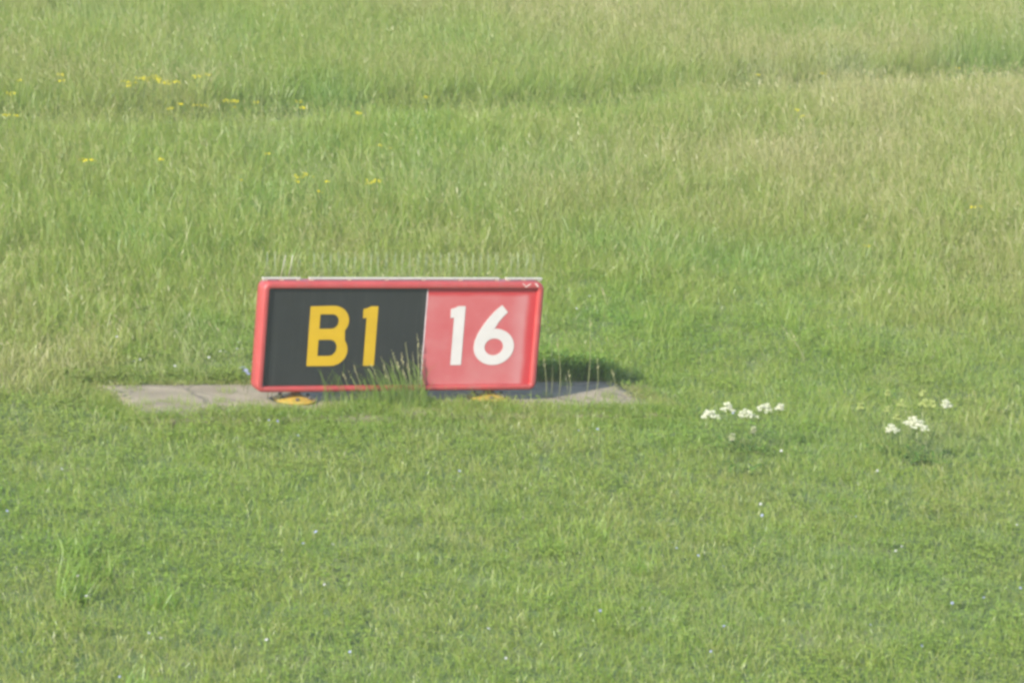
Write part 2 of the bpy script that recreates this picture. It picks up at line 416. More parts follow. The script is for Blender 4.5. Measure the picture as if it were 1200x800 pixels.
# bird spikes along the top
spike_me = bpy.data.meshes.new("spike"); bm = bmesh.new()
bm_tube(bm, [(0, 0, 0), (0, 0, .172)], [.0009, .0007], 4); bm.to_mesh(spike_me); bm.free(); spike_me.materials.append(M_WIRE)
thick_me = bpy.data.meshes.new("spike"); bm = bmesh.new()
bm_tube(bm, [(0, 0, 0), (0, 0, .172)], [.0030, .0024], 5); bm.to_mesh(thick_me); bm.free(); thick_me.materials.append(M_STRIP)  # thicker, paler copy: the sun's brightness on two spikes put into its material
ZT = Z0 + H
for x0, x1 in ((-1.006, -.735), (-.676, .702), (.748, 1.018)):
    bm = bmesh.new(); bm_box(bm, x0, x1, .055, .085, ZT + .008, ZT + .017, .002, 1)
    k = max(2, int((x1 - x0) / .25))
    for i in range(k + 1):
        xc = x0 + .02 + (x1 - x0 - .04) * i / k; bm_box(bm, xc - .014, xc + .014, .060, .080, ZT - .003, ZT + .0085)
    st = from_bm("spike_strip", bm, M_STRIP, sign)
    cnt = int((x1 - x0) / .0190)
    for i in range(cnt):
        x = x0 + .012 + (x1 - x0 - .024) * i / (cnt - 1)
        big = abs(x + .877) < .012 or abs(x + .818) < .012
        s = link(bpy.data.objects.new("spike", thick_me if big else spike_me), st)
        s.location = (x, .07 + (i % 3 - 1) * .008, ZT + .0155)
        s.rotation_euler = ((i % 3 - 1) * -.32 + random.uniform(-.10, .10), random.uniform(-.07, .05), 0)

# ------------------------------------------------------------------ grass: clump shapes, then instances on points
class Tuft:
    """collects blades, stems, heads and leaflets of one clump"""
    def __init__(s): s.v = []; s.f = []; s.own = []
    def _add(s, vs, fs, own):
        b = len(s.v); s.v += vs; s.f += [tuple(b + i for i in f) for f in fs]; s.own += [own] * len(vs)
    def blade(s, base, az, lean, L, wd, own, curl=1.0, bias=(0, 0)):
        d = Vector((math.cos(az), math.sin(az), 0)); side = Vector((-d.y, d.x, 0))
        a = random.uniform(0, math.pi); side = Vector((math.cos(a), math.sin(a), 0))
        p = Vector(base); ang = lean * .35; pts = [p.copy()]
        for k in range(3):
            st = L / 3; p = p + (d * math.sin(ang) + Vector((bias[0], bias[1], 0)) * .25 * (k + 1) / 3 + Vector((0, 0, max(.05, math.cos(ang))))) * st
            pts.append(p.copy()); ang += lean * .55 * curl
        ws = (wd * .8, wd, wd * .7); vs = []
        for q, ww in zip(pts[:3], ws): vs += [tuple(q - side * ww / 2), tuple(q + side * ww / 2)]
        vs.append(tuple(pts[3])); s._add(vs, [(0, 1, 3, 2), (2, 3, 5, 4), (4, 5, 6)], own)
        return pts[3]
    def stalk(s, base, az, lean, L, head, hw, own, hown, bias=(0, 0), feathery=False):
        d = Vector((math.cos(az), math.sin(az), 0)) * math.sin(lean) + Vector((bias[0], bias[1], 0)) * .22
        d = (d + Vector((0, 0, 1))).normalized(); a = random.uniform(0, math.pi); side = Vector((math.cos(a), math.sin(a), 0))
        p0 = Vector(base); p1 = p0 + d * L * .55; d2 = (d + Vector((d.x, d.y, 0)) * .9).normalized(); p2 = p1 + d2 * L * .45
        w2 = .0012
        vs = []
        for q in (p0, p1, p2): vs += [tuple(q - side * w2), tuple(q + side * w2)]
        s._add(vs, [(0, 1, 3, 2), (2, 3, 5, 4)], own)
        d3 = (d2 + Vector((d2.x, d2.y, -.1)) * .6).normalized()
        if feathery:
            for k in range(9):
                t = k / 8; q = p2 + d3 * head * t; ln = hw * 3.2 * (1 - .75 * t); aa = random.uniform(0, 2 * math.pi)
                o = (Vector((math.cos(aa), math.sin(aa), 0)) * .8 + d3 * .7).normalized() * ln; sd = Vector((-o.y, o.x, .2)).normalized() * hw * .32
                s._add([tuple(q), tuple(q + o * .5 + sd), tuple(q + o), tuple(q + o * .5 - sd)], [(0, 1, 2, 3)], hown)
        else:
            for k in range(2):
                sd = side if k == 0 else side.cross(d3).normalized()
                b, mid, t = p2, p2 + d3 * head * .4, p2 + d3 * head
                s._add([tuple(b), tuple(mid - sd * hw / 2), tuple(t), tuple(mid + sd * hw / 2)], [(0, 1, 2, 3)], hown)
    def leaflet(s, c, az, tilt, r, own):
        d = Vector((math.cos(az), math.sin(az), tilt)).normalized(); sd = Vector((-d.y, d.x, 0)).normalized() * r * .62
        c = Vector(c); s._add([tuple(c), tuple(c + d * r * .7 + sd), tuple(c + d * r * 1.5 + Vector((0, 0, .002))), tuple(c + d * r * .7 - sd)], [(0, 1, 2, 3)], own)
    def mesh(s, name):
        me = bpy.data.meshes.new(name); me.from_pydata(s.v, [], s.f); me.update()
        a = me.attributes.new('own', 'FLOAT', 'POINT'); a.data.foreach_set('value', np.array(s.own, np.float32)); me.materials.append(M_LEAF); return me
def disc(r):
    a = random.uniform(0, 2 * math.pi); q = r * math.sqrt(random.random()); return (q * math.cos(a), q * math.sin(a), -.01)
WIND = (-.55, .1)
U = random.uniform
def short_clump():
    t = Tuft()
    for _ in range(62): t.blade(disc(.12), U(0, 6.3), U(.2, 1.3), U(.035, .10), U(.0028, .0046), random.gauss(0, .12), bias=WIND)
    for _ in range(7): t.stalk(disc(.115), U(0, 6.3), U(0, .4), U(.07, .13), U(.018, .032), .0036, .20, random.gauss(.34, .08), WIND, feathery=random.random() < .4)
    return t
def lush_clump():
    t = Tuft()
    for _ in range(34): t.blade(disc(.115), U(0, 6.3), U(.2, 1.2), U(.045, .11), U(.003, .0048), random.gauss(.04, .10))
    for _ in range(16):
        b = disc(.11); z = U(.035, .085); c = (b[0], b[1], z); a = U(0, 6.3)
        for k in range(3): t.leaflet(c, a + 2.1 * k, U(-.1, .6), U(.008, .014), random.gauss(.02, .08))
    return t
def mid_clump():
    t = Tuft()
    for _ in range(40): t.blade(disc(.12), U(0, 6.3), U(.15, 1.0), U(.10, .24), U(.0035, .0055), random.gauss(0, .11), bias=WIND)
    for _ in range(4): t.stalk(disc(.11), U(0, 6.3), U(0, .35), U(.16, .28), U(.035, .06), .006, .22, .38, WIND)
    return t
def tall_clump():
    t = Tuft()
    for _ in range(34): t.blade(disc(.12), U(0, 6.3), U(.12, .8), U(.18, .36), U(.004, .006), random.gauss(0, .12), bias=WIND)
    for _ in range(9): t.stalk(disc(.12), U(0, 6.3), U(0, .35), U(.26, .42), U(.05, .09), .007, .22, random.gauss(.36, .08), WIND, feathery=random.random() < .5)
    return t
def rank_clump():
    t = Tuft()
    for _ in range(56): t.blade(disc(.10), U(0, 6.3), U(.2, 1.1), U(.12, .30), U(.004, .007), random.gauss(.04, .10))
    return t
def thatch_clump():
    t = Tuft()
    for _ in range(34): t.blade(disc(.08), U(0, 6.3), U(.7, 1.7), U(.04, .11), U(.003, .005), random.gauss(.25, .12))
    return t

def scatter(name, maker, nvar, pts, dry, blue, sc, zs, label=None):
    """one stuff object: its vertices carry clump copies"""
    cl = bpy.data.collections.new(name + "_shapes")           # source shapes live outside the scene
    for k in range(nvar):
        o = bpy.data.objects.new(f"{name}_shape_{k:02d}", maker().mesh(name + "_shape")); cl.objects.link(o)
    n = len(pts); me = bpy.data.meshes.new(name); me.from_pydata(pts.tolist(), [], [])
    def attr(nm, typ, arr, key='value'):
        a = me.attributes.new(nm, typ, 'POINT'); a.data.foreach_set(key, np.ascontiguousarray(arr).ravel())
    attr('dry', 'FLOAT', dry.astype(np.float32)); attr('blue', 'FLOAT', blue.astype(np.float32))
    attr('pick', 'INT', rng.integers(0, nvar, n).astype(np.int32))
    attr('size', 'FLOAT_VECTOR', np.stack([sc, sc, sc * zs], -1).astype(np.float32), 'vector')
    attr('turn', 'FLOAT_VECTOR', np.stack([rng.normal(0, .07, n), rng.normal(0, .07, n), rng.uniform(-1.2, 1.2, n) + np.pi * rng.integers(0, 2, n) * (rng.random(n) < .25)], -1).astype(np.float32), 'vector')
    o = mesh_obj(name, me, M_LEAF); tag(o, label, kind='stuff')
    g = bpy.data.node_groups.new(name + "_nodes", 'GeometryNodeTree')
    g.interface.new_socket("Geometry", in_out='INPUT', socket_type='NodeSocketGeometry'); g.interface.new_socket("Geometry", in_out='OUTPUT', socket_type='NodeSocketGeometry')
    gi = g.nodes.new('NodeGroupInput'); go = g.nodes.new('NodeGroupOutput'); ip = g.nodes.new('GeometryNodeInstanceOnPoints'); ci = g.nodes.new('GeometryNodeCollectionInfo')
    ci.inputs['Collection'].default_value = cl; ci.inputs['Separate Children'].default_value = True; ci.inputs['Reset Children'].default_value = True
    def na(nm, typ):
        q = g.nodes.new('GeometryNodeInputNamedAttribute'); q.data_type = typ; q.inputs[0].default_value = nm; return q.outputs[0]
    L = g.links.new
    L(gi.outputs[0], ip.inputs['Points']); L(ci.outputs[0], ip.inputs['Instance']); ip.inputs['Pick Instance'].default_value = True
    L(na('pick', 'INT'), ip.inputs['Instance Index']); L(na('turn', 'FLOAT_VECTOR'), ip.inputs['Rotation']); L(na('size', 'FLOAT_VECTOR'), ip.inputs['Scale'])
    L(ip.outputs[0], go.inputs[0])
    md = o.modifiers.new("clumps", 'NODES'); md.node_group = g
    return o

def field(density, margin=5.0):
    """jittered points over the strip of field the photograph looks at, and a margin round it"""
    st = 1 / math.sqrt(density); X, Y = np.meshgrid(np.arange(-16, 22, st), np.arange(-14, 44, st))
    X = X.ravel() + rng.uniform(-.5, .5, X.size) * st; Y = Y.ravel() + rng.uniform(-.5, .5, Y.size) * st
    xl = -1.87 - .11 * (Y + 7.2) - margin; xr = 3.5 + .133 * (Y + 5.7) + margin
    k = (X > xl) & (X < xr); return X[k], Y[k]
def tallness(x, y):
    td = track_dist(x, y)
    n1 = fbm(x * .45, y * .32, 21); n2 = fbm(x * 1.5, y * 1.0, 24)
    t = sstep(-.5, 8.5, y - .45 * (x - .75)) * .62 + .16 * sstep(0.0, 1.4, td) + .55 * (n1 - .5) + .45 * (n2 - .5)
    t = t - .22 * sstep(.5, -2.0, y)
    return t - .9 * np.exp(-((td + .22) / .42) ** 2)
def dryness(x, y):
    return .482 + .012 * sstep(-3, 9, y) + .42 * (fbm(x * .33 + 5, y * .17, 37, 2) - .5) + .32 * (fbm(x * .5, y * .28, 31) - .5) + .34 * (fbm(x * 1.7, y * 1.1, 34) - .5)
def slab_front(u):
    """how far the grass has crept over the front of the slab"""
    return np.interp(u, [-1.9, -1.5, -1.1, -.75, -.48, -.3, .1, .3, .6, 1.0, 1.4, 1.9], [.30, .26, .20, .20, .14, .0, .0, .06, .10, .14, .22, .22])
def on_slab(x, y):
    """True where grass may not grow: the open part of the slab"""
    u, v = slab_uv(x, y); fr = slab_front(u) + .34 * (fbm(u * 3.1, v * 3.1, 61) - .5)
    return (slab_dist(x, y) < .035) & (v < fr)
def seat(x, y):
    return np.stack([x, y, np.where(slab_dist(x, y) < .0, .0, ground_h(x, y))], -1)

def plant_fields():
    # short turf everywhere (thinned under the tall grass)
    x, y = field(62); t = tallness(x, y); td = track_dist(x, y)
    bare = np.exp(-((td + .15) / .34) ** 2) * (sstep(3.0, 5, x) + .45) * (fbm(x * 1.5, y * 1.5, 71) > .40)
    k = ~on_slab(x, y) & (rng.random(x.size) > .45 * sstep(.3, .8, t)) & (rng.random(x.size) > bare * .85)
    x, y, t = x[k], y[k], t[k]; cl = sstep(.50, .62, fbm(x * .9, y * .7, 41)) * sstep(.55, .2, t)
    lush = rng.random(x.size) < .22 + .45 * cl
    d = dryness(x, y); b = sstep(.58, .75, fbm(x * .8, y * .6, 81)) * .4
    def put(nm, mk, nv, k, d, sc, zs, lab=None): scatter(nm, mk, nv, seat(x[k], y[k]), d[k], b[k], sc[k], zs[k], lab)
    sc = rng.uniform(.85, 1.25, x.size); zs = .8 + .5 * np.clip(t, 0, 1) + .3 * (fbm(x * 1.3, y * 1.3, 44) - .5)
    near = sstep(.30, .0, slab_dist(x, y)); zs = zs * (1 - .25 * near * (slab_uv(x, y)[1] > 0))
    put("short_grass", short_clump, 14, ~lush, d, sc, zs); put("clover", lush_clump, 12, lush, d - .08, sc, zs)
    # meadow grass where the field is left to grow
    x, y = field(40); t = tallness(x, y) + rng.normal(0, .10, x.size); k = ~on_slab(x, y) & (t > .18) & (slab_dist(x, y) > .12)
    x, y, t = x[k], y[k], t[k]; d = dryness(x, y) + .02; b = sstep(.60, .78, fbm(x * .8, y * .6, 81)) * .6
    sc = rng.uniform(.85, 1.2, x.size); zs = .75 + .35 * np.clip(t, 0, 1.1); tl = t > .50
    put("meadow_grass", mid_clump, 14, ~tl, d, sc, zs); put("tall_meadow_grass", tall_clump, 14, tl, d, sc, zs * .85)
    # rank dark tufts along the far lip of the rut, shade between blades put into their colour, and here and there
    x, y = field(38); td = track_dist(x, y); lip = np.exp(-((td - .08) / .11) ** 2) * sstep(.34, .50, fbm(x * .5, y * .5, 91))
    odd = sstep(.66, .74, fbm(x * .8 + 9, y * .55, 95)) * .7
    k = ~on_slab(x, y) & (slab_dist(x, y) > .15) & (rng.random(x.size) < np.maximum(lip * 1.2, odd * .09)); x, y, td = x[k], y[k], td[k]; z = np.zeros(x.size)
    b = z + .2; put("rank_grass", rank_clump, 10, np.ones(x.size, bool), np.where(np.abs(td) < .6, -.06, .28) + rng.normal(0, .06, x.size), rng.uniform(.75, 1.15, x.size), np.where(np.abs(td) < .6, .42, .8))
    # taller weeds hugging the back edge of the slab, dead thatch between
    u = np.where(rng.random(560) < .5, rng.uniform(.85, S1 + .04, 560), rng.uniform(S0 - .25, .9, 560)); v = NB - rng.uniform(.03, .36, 560); x = u * T.x + v * N.x; y = u * T.y + v * N.y
    b = np.zeros(560); sc = rng.uniform(.8, 1.15, 560)
    put("weeds", lush_clump, 10, np.ones(560, bool), np.where(u > .8, .22, .44) + rng.normal(0, .08, 560), sc, (.45 + .5 * fbm(u * 2.5, v, 99)) * (1 + 1.7 * sstep(.6, 1.0, u)))
    u = rng.uniform(S0, S1 + .1, 420); v = slab_front(u) + .6 * rng.random(420) ** 1.6 - .10 * (rng.random(420) < .18)
    e = rng.random(420) < .2; u = np.where(e, S0 - .10 + rng.normal(.0, .045, 420), u); v = np.where(e, rng.uniform(-.5, .35, 420), v)
    x = u * T.x + v * N.x; y = u * T.y + v * N.y; b = np.zeros(420); mid = np.exp(-((u + .1) / .35) ** 2)
    put("edge_grass", short_clump, 10, np.ones(420, bool), np.full(420, .30) + rng.normal(0, .07, 420), rng.uniform(.7, 1.0, 420), rng.uniform(.5, .9, 420) + .25 * mid)
    u = rng.uniform(S0, S1, 46); v = .3 - (.3 - NB - .12) * rng.random(46) ** 1.8 ; x = u * T.x + v * N.x; y = u * T.y + v * N.y; b = np.zeros(46)
    put("crack_grass", short_clump, 8, np.ones(46, bool), np.full(46, .45), rng.uniform(.25, .6, 46), rng.uniform(.9, 1.9, 46))
    u = rng.uniform(S0 - .1, S1 + .12, 260); v = NB - rng.uniform(-.02, .09, 260); e = rng.random(260) < .2
    u = np.where(e, S1 + rng.uniform(-.06, .2, 260), u); v = np.where(e, rng.uniform(NB, .2, 260), v)
    x = u * T.x + v * N.x; y = u * T.y + v * N.y; b = np.zeros(260)
    put("dead_thatch", thatch_clump, 8, np.ones(260, bool), np.full(260, .55), rng.uniform(.6, 1.0, 260), np.full(260, .7))
plant_fields()

# ------------------------------------------------------------------ hot, milky air over the field
bm = bmesh.new(); bm_box(bm, -1700, 1700, -1700, 1700, -1.4, C.z + .6)
mt, n, out = new_mat("summer_air"); pv = nd(n, "ShaderNodeVolumePrincipled"); pv.inputs['Color'].default_value = (1.0, .98, .95, 1); pv.inputs['Density'].default_value = .0010
n.links.new(pv.outputs[0], out.inputs['Volume']); tag(from_bm("haze", bm, mt), kind='stuff')

# ------------------------------------------------------------------ single plants
M_YFL = two_sided("yellow_petals", (.58, .50, .02)); M_WFL = two_sided("cream_petals", (.62, .62, .46)); M_DAI = two_sided("white_petals", (.46, .46, .43))
M_LIL = two_sided("lilac_petals", (.30, .33, .46)); M_STEM = two_sided("flower_stem", (.10, .15, .045), .2); M_SEED = two_sided("pale_seed_head", (.40, .37, .20)); M_LFD = two_sided("dark_leaf", (.08, .15, .035), .3)
M_STALK = two_sided("pale_stalk", (.30, .31, .15), .2)

def blossom(bm, c, r, np_=6, mi=0, cup=.3, tl=1.0):
    """small flower: a ring of petals round a raised centre"""
    c = Vector(c); tilt = Euler((U(-.5, .8) * tl, U(-.5, .5) * tl, 0)).to_matrix(); ctr = bm.verts.new(c + Vector((0, 0, r * .15))); a0 = random.uniform(0, 6)
    for k in range(np_):
        a = a0 + 2 * math.pi * k / np_; q = math.pi / np_ * .9
        p = [c + tilt @ Vector((math.cos(a + s) * rr, math.sin(a + s) * rr, r * cup * h)) for s, rr, h in ((-q, r * .6, .6), (0, r, 1), (q, r * .6, .6))]
        f = bm.faces.new([ctr] + [bm.verts.new(v) for v in p]); f.material_index = mi
def umbel(bm, c, r, n, mi=0, fr=.007):
    """a lacy head: small tufts of florets, each tuft at its own height"""
    tufts = max(4, int(r * 260)); c = Vector(c)
    for k in range(tufts):
        a = k * 2.4 + U(-.4, .4); q = r * math.sqrt((k + .4) / tufts) * U(.85, 1.1); t = c + Vector((q * math.cos(a), q * math.sin(a), -.3 * q * q / r + U(-.007, .007)))
        for m_ in range(max(4, int(n / tufts))):
            blossom(bm, t + Vector((U(-1, 1), U(-1, 1), U(-.5, .7))) * fr * 1.5, fr * U(.7, 1.1), 5, mi)
def leaf(bm, p, az, L, wd, mi=0, rise=.6):
    d = Vector((math.cos(az), math.sin(az), 0)); sd = Vector((-d.y, d.x, 0)) * wd / 2; p = Vector(p)
    a = p + d * L * .5 + Vector((0, 0, L * rise * .5)); b = p + d * L + Vector((0, 0, L * rise * .45))
    vs = [bm.verts.new(v) for v in (p, a + sd, b, a - sd, a + Vector((0, 0, -.15 * wd)))]
    for f in ((0, 4, 1), (1, 4, 2), (2, 4, 3), (3, 4, 0)): bm.faces.new([vs[i] for i in f]).material_index = mi

def flower_plant(name, heads, label, cat, group, mat, kind, leaves=6):
    """heads: (px, py, radius m); the plant's root is under their middle"""
    hz = .0
    mx = sum(h[0] for h in heads) / len(heads); my = max(h[1] for h in heads)
    H0 = .30 if kind == 'umbel' else .40
    g = at(mx, my, H0 * .85); gz = float(ground_h(g.x, g.y)); root = empty(name, (g.x, g.y, gz)); tag(root, label, cat, group)
    inv = root.location
    for px, py, r in heads:
        # heads higher in the picture stand a little taller and a little further back
        dz = (my - py) / 170 * .35; z = H0 * .85 + dz; p = at(px, py, z) - inv
        b0 = Vector((p.x * .25 + U(-.02, .02), p.y * .25 + U(-.02, .02), 0)); mid = b0.lerp(p, .55) + Vector((0, 0, .03))
        bm = bmesh.new(); bm_tube(bm, [b0, mid, p], [.0028, .0022, .0014], 4)
        if kind == 'umbel':
            for k in range(5):
                a = k * 1.26; bm_tube(bm, [p + Vector((0, 0, -.035)), p + Vector((math.cos(a) * r * .7, math.sin(a) * r * .7, -.006))], .0010, 3)
        for k in range(4): leaf(bm, b0.lerp(p, U(.3, .9)), U(0, 6.3), U(.03, .07), U(.008, .018))
        st = from_bm("stem", bm, M_STEM, root)
        bm = bmesh.new()
        if kind == 'umbel': umbel(bm, p, r * 1.5, int(60 + r * 2600), 0, .0075); umbel(bm, p + Vector((U(-.4, .4) * r, U(-.3, .3) * r, .022)), r * .9, int(24 + r * 1200), 0, .0075)
        else:
            for k in range(max(4, int(r * 500))):
                q = p + Vector((U(-1.25, 1.25) * r, U(-r, r), U(-r * .45, r * .3))); blossom(bm, q, U(.006, .0125), 5, 0, .3, .8)
        from_bm("flower_head", bm, mat, st)
    for k in range(leaves):
        bm = bmesh.new(); leaf(bm, (U(-.12, .12) * max(1, len(heads) / 3), U(-.06, .06), U(0, .06)), U(0, 6.3), U(.07, .13), U(.02, .04), 0, U(.4, 1.1))
        from_bm("leaf", bm, M_LFD, root)
    return root

flower_plant("white_umbel_plant", [(833, 486, .040), (854, 478, .034), (875, 485, .046), (896, 478, .038), (914, 478, .022)],
             'wild plant with five cream white flower heads on dark leaves, right of the sign', 'wildflower', 'white umbel plants', M_WFL, 'umbel', 22)
flower_plant("white_umbel_plant", [(857, 514, .011), (883, 505, .010)], 'small fading white flowered plant just below the five headed one', 'wildflower', 'white umbel plants', two_sided('faded_petals', (.36, .38, .22)), 'umbel', 10)
flower_plant("white_umbel_plant", [(1046, 503, .034), (1068, 494, .030), (1077, 498, .044), (1109, 474, .024)],
             'wild plant with four cream white flower heads beside small yellow ones', 'wildflower', 'white umbel plants', M_WFL, 'umbel', 18)
flower_plant("yellow_umbel_plant", [(1056, 474, .020), (1083, 473, .019), (1093, 475, .012), (1040, 481, .012), (1040, 462, .012), (1081, 462, .014), (1009, 477, .014), (1051, 490, .014)],
             'loose pale yellow flowered plant rising among the cream white heads', 'wildflower', None, two_sided("pale_yellow_petals", (.40, .45, .15)), 'umbel', 10)

YP = [  # yellow flower plants beyond the sign: heads, label
 ([(147, 96, .03), (155, 97, .035), (151, 101, .02)], 'yellow flowers at the left end of the long yellow patch by the rut'),
 ([(165, 92, .04), (171, 94, .03)], 'yellow flowers second from the left in the long patch'),
 ([(181, 90, .05), (184, 94, .03)], 'tallest and brightest yellow flowers in the long patch'),
 ([(191, 96, .045), (198, 97, .035), (208, 96, .035)], 'yellow flowers at the right end of the long patch'),
 ([(230, 90, .035), (243, 88, .025)], 'pair of yellow flower heads right of the long patch'),
 ([(24, 94, .025)], 'lone yellow flower upper left of all others'),
 ([(70, 88, .025), (72, 95, .025)], 'two yellow flower heads one above the other, left of the long patch'),
 ([(12, 110, .035)], 'yellow flowers at the left edge of the field, above the rut'),
 ([(7, 135, .03), (20, 136, .02)], 'low yellow flowers at the left edge, in the rut'),
 ([(268, 119, .04), (276, 119, .035)], 'compact yellow flower pair in the dark of the rut'),
 ([(211, 122, .02), (199, 127, .02)], 'thin yellow flowers left of the compact pair in the rut'),
 ([(229, 123, .02), (239, 124, .03)], 'thin yellow flowers just left of the compact pair in the rut'),
 ([(350, 119, .03), (355, 126, .03)], 'yellow flowers on the dark lip of the rut above the sign'),
 ([(421, 133, .03)], 'single yellow flower cluster in front of the rut'),
 ([(500, 114, .025)], 'pale yellow flowers in the rut over the middle of the sign'),
 ([(274, 125, .02), (300, 120, .015)], 'sparse yellow flowers right of the compact pair'),
 ([(98, 188, .03), (108, 188, .025)], 'flat yellow flower pair in the left meadow'),
 ([(189, 187, .02)], 'lone small yellow flower in the left meadow'),
 ([(349, 207, .03), (361, 205, .04), (348, 213, .02)], 'bright yellow flowers above the letter B side of the sign'),
 ([(434, 213, .035), (442, 211, .03)], 'bright yellow flowers above the black panel, right of the others'),
 ([(445, 170, .02), (457, 174, .015)], 'faint yellow flowers above the bright pairs'),
 ([(313, 180, .015), (283, 211, .015)], 'faint yellow flowers left of the bright pairs'),
 ([(384, 213, .012), (375, 225, .015)], 'faint yellow flowers between the bright pairs'),
 ([(1141, 242, .022), (1148, 242, .014)], 'yellow flowers alone in the right meadow'),
 ([(1016, 288, .02)], 'faint yellow flower in the right meadow below the brighter one'),
 ([(935, 129, .02), (941, 136, .02)], 'two tiny yellow flowers below the bare part of the rut'),
 ([(888, 88, .02), (965, 86, .02)], 'tiny yellow flowers on the lip of the bare rut'),
 ([(1122, 80, .02)], 'tiny yellow flower on the dark lip of the rut, far right'),
]
for heads, lab in YP: flower_plant("yellow_wildflower", heads, lab, 'wildflower', 'yellow flowers in the meadow', M_YFL, 'yellow', 3)

def small_flower(name, px, py, rad, h, mat, label, group):
    g = at(px, py, h - .02); gz = float(ground_h(g.x, g.y)); bm = bmesh.new()
    bm_tube(bm, [(0, 0, 0), (.006, 0, h * .5), (0, 0, h - .003)], .0013, 4, 1)
    leaf(bm, (0, 0, h * .3), U(0, 6), .04, .010, 1)
    for k in range(1 if rad < .014 else 3): blossom(bm, (U(-rad, rad) * (.6 if rad > .014 else 0), U(-rad, rad) * .5, h + U(-.006, .006)), min(rad, .018) , 7)
    o = from_bm(name, bm, [mat, M_STEM]); o.location = (g.x, g.y, gz); tag(o, label, 'wildflower', group)
WHITE_FRONT = [(72, 552), (57, 674), (103, 681), (91, 679), (101, 703), (380, 720), (188, 751), (174, 744), (312, 751), (593, 768), (572, 736), (380, 688), (390, 638), (1057, 636), (1050, 643), (1140, 627), (1192, 611), (891, 591), (915, 533), (1028, 553), (1111, 536)]
LILAC_FRONT = [(315, 492), (325, 494), (353, 501), (349, 512), (370, 533), (538, 552), (370, 624), (410, 765), (416, 769), (690, 503), (678, 506), (700, 504), (642, 508), (893, 604), (978, 612), (1003, 607), (793, 643), (818, 652), (848, 662), (1030, 717), (1116, 706), (1118, 728), (1080, 757), (1090, 787), (1027, 702), (833, 763), (848, 736), (25, 767), (8, 604), (240, 740), (1153, 700), (1196, 686), (355, 640), (140, 796), (1020, 730), (703, 718)]
WHITE_BACK = [(278, 407), (258, 412), (264, 411), (245, 418), (2, 400), (164, 420), (157, 423), (205, 428), (137, 394), (218, 378), (279, 400), (284, 408), (268, 421)]
WHITE_RIGHT = [(649, 421), (676, 357), (691, 344), (760, 415)]
ORD = ['leftmost', 'second from the left', 'third from the left', 'fourth from the left', 'fifth from the left', 'sixth from the left', 'seventh from the left', 'eighth from the left', 'ninth from the left', 'tenth from the left', 'eleventh from the left', 'twelfth from the left']
BANDS = [(0, 560, 'in the turf close below the slab'), (560, 655, 'halfway down the front turf'), (655, 725, 'low in the front turf'), (725, 801, 'along the bottom edge of the turf')]
def flower_batch(name, pts, bands, what, rad, h, mat, group):
    """every small flower is a thing of its own, told apart by its row and its order in it"""
    for y0, y1, where in bands:
        row = sorted(p for p in pts if y0 <= p[1] < y1)
        for k, (px, py) in enumerate(row):
            place = 'only one' if len(row) == 1 else ('rightmost' if k == len(row) - 1 else ORD[k])
            small_flower(name, px, py, U(*rad), U(*h), mat, f'{what}, {place} of those {where}', group)
flower_batch("white_wildflower", WHITE_FRONT, BANDS, 'tiny white flower', (.009, .012), (.14, .18), M_DAI, 'white flowers in the short grass')
flower_batch("white_wildflower", WHITE_BACK, [(0, 410, 'further back left of the sign'), (410, 480, 'just behind the slab')], 'tiny white flower', (.010, .014), (.15, .21), M_DAI, 'white flowers behind the slab')
flower_batch("white_wildflower", WHITE_RIGHT, [(0, 400, 'beside the numeral 16'), (400, 480, 'just behind the shadow')], 'tiny white flower', (.010, .013), (.16, .21), M_DAI, 'white flowers right of the sign')
flower_batch("lilac_wildflower", LILAC_FRONT, BANDS, 'tiny lilac flower', (.0085, .012), (.12, .155), M_LIL, 'lilac flowers in the short grass')
flower_batch("lilac_wildflower", [(284, 431), (287, 434), (291, 437)], [(0, 800, 'touching the left edge of the sign frame')], 'lilac flower', (.016, .019), (.15, .17), M_LIL, 'lilac flowers beside the sign frame')
flower_batch("lilac_wildflower", [(918, 451), (926, 473), (859, 484)], [(0, 800, 'around the five headed white plant')], 'tiny lilac flower', (.010, .012), (.12, .15), M_LIL, 'lilac flowers near the white plant')

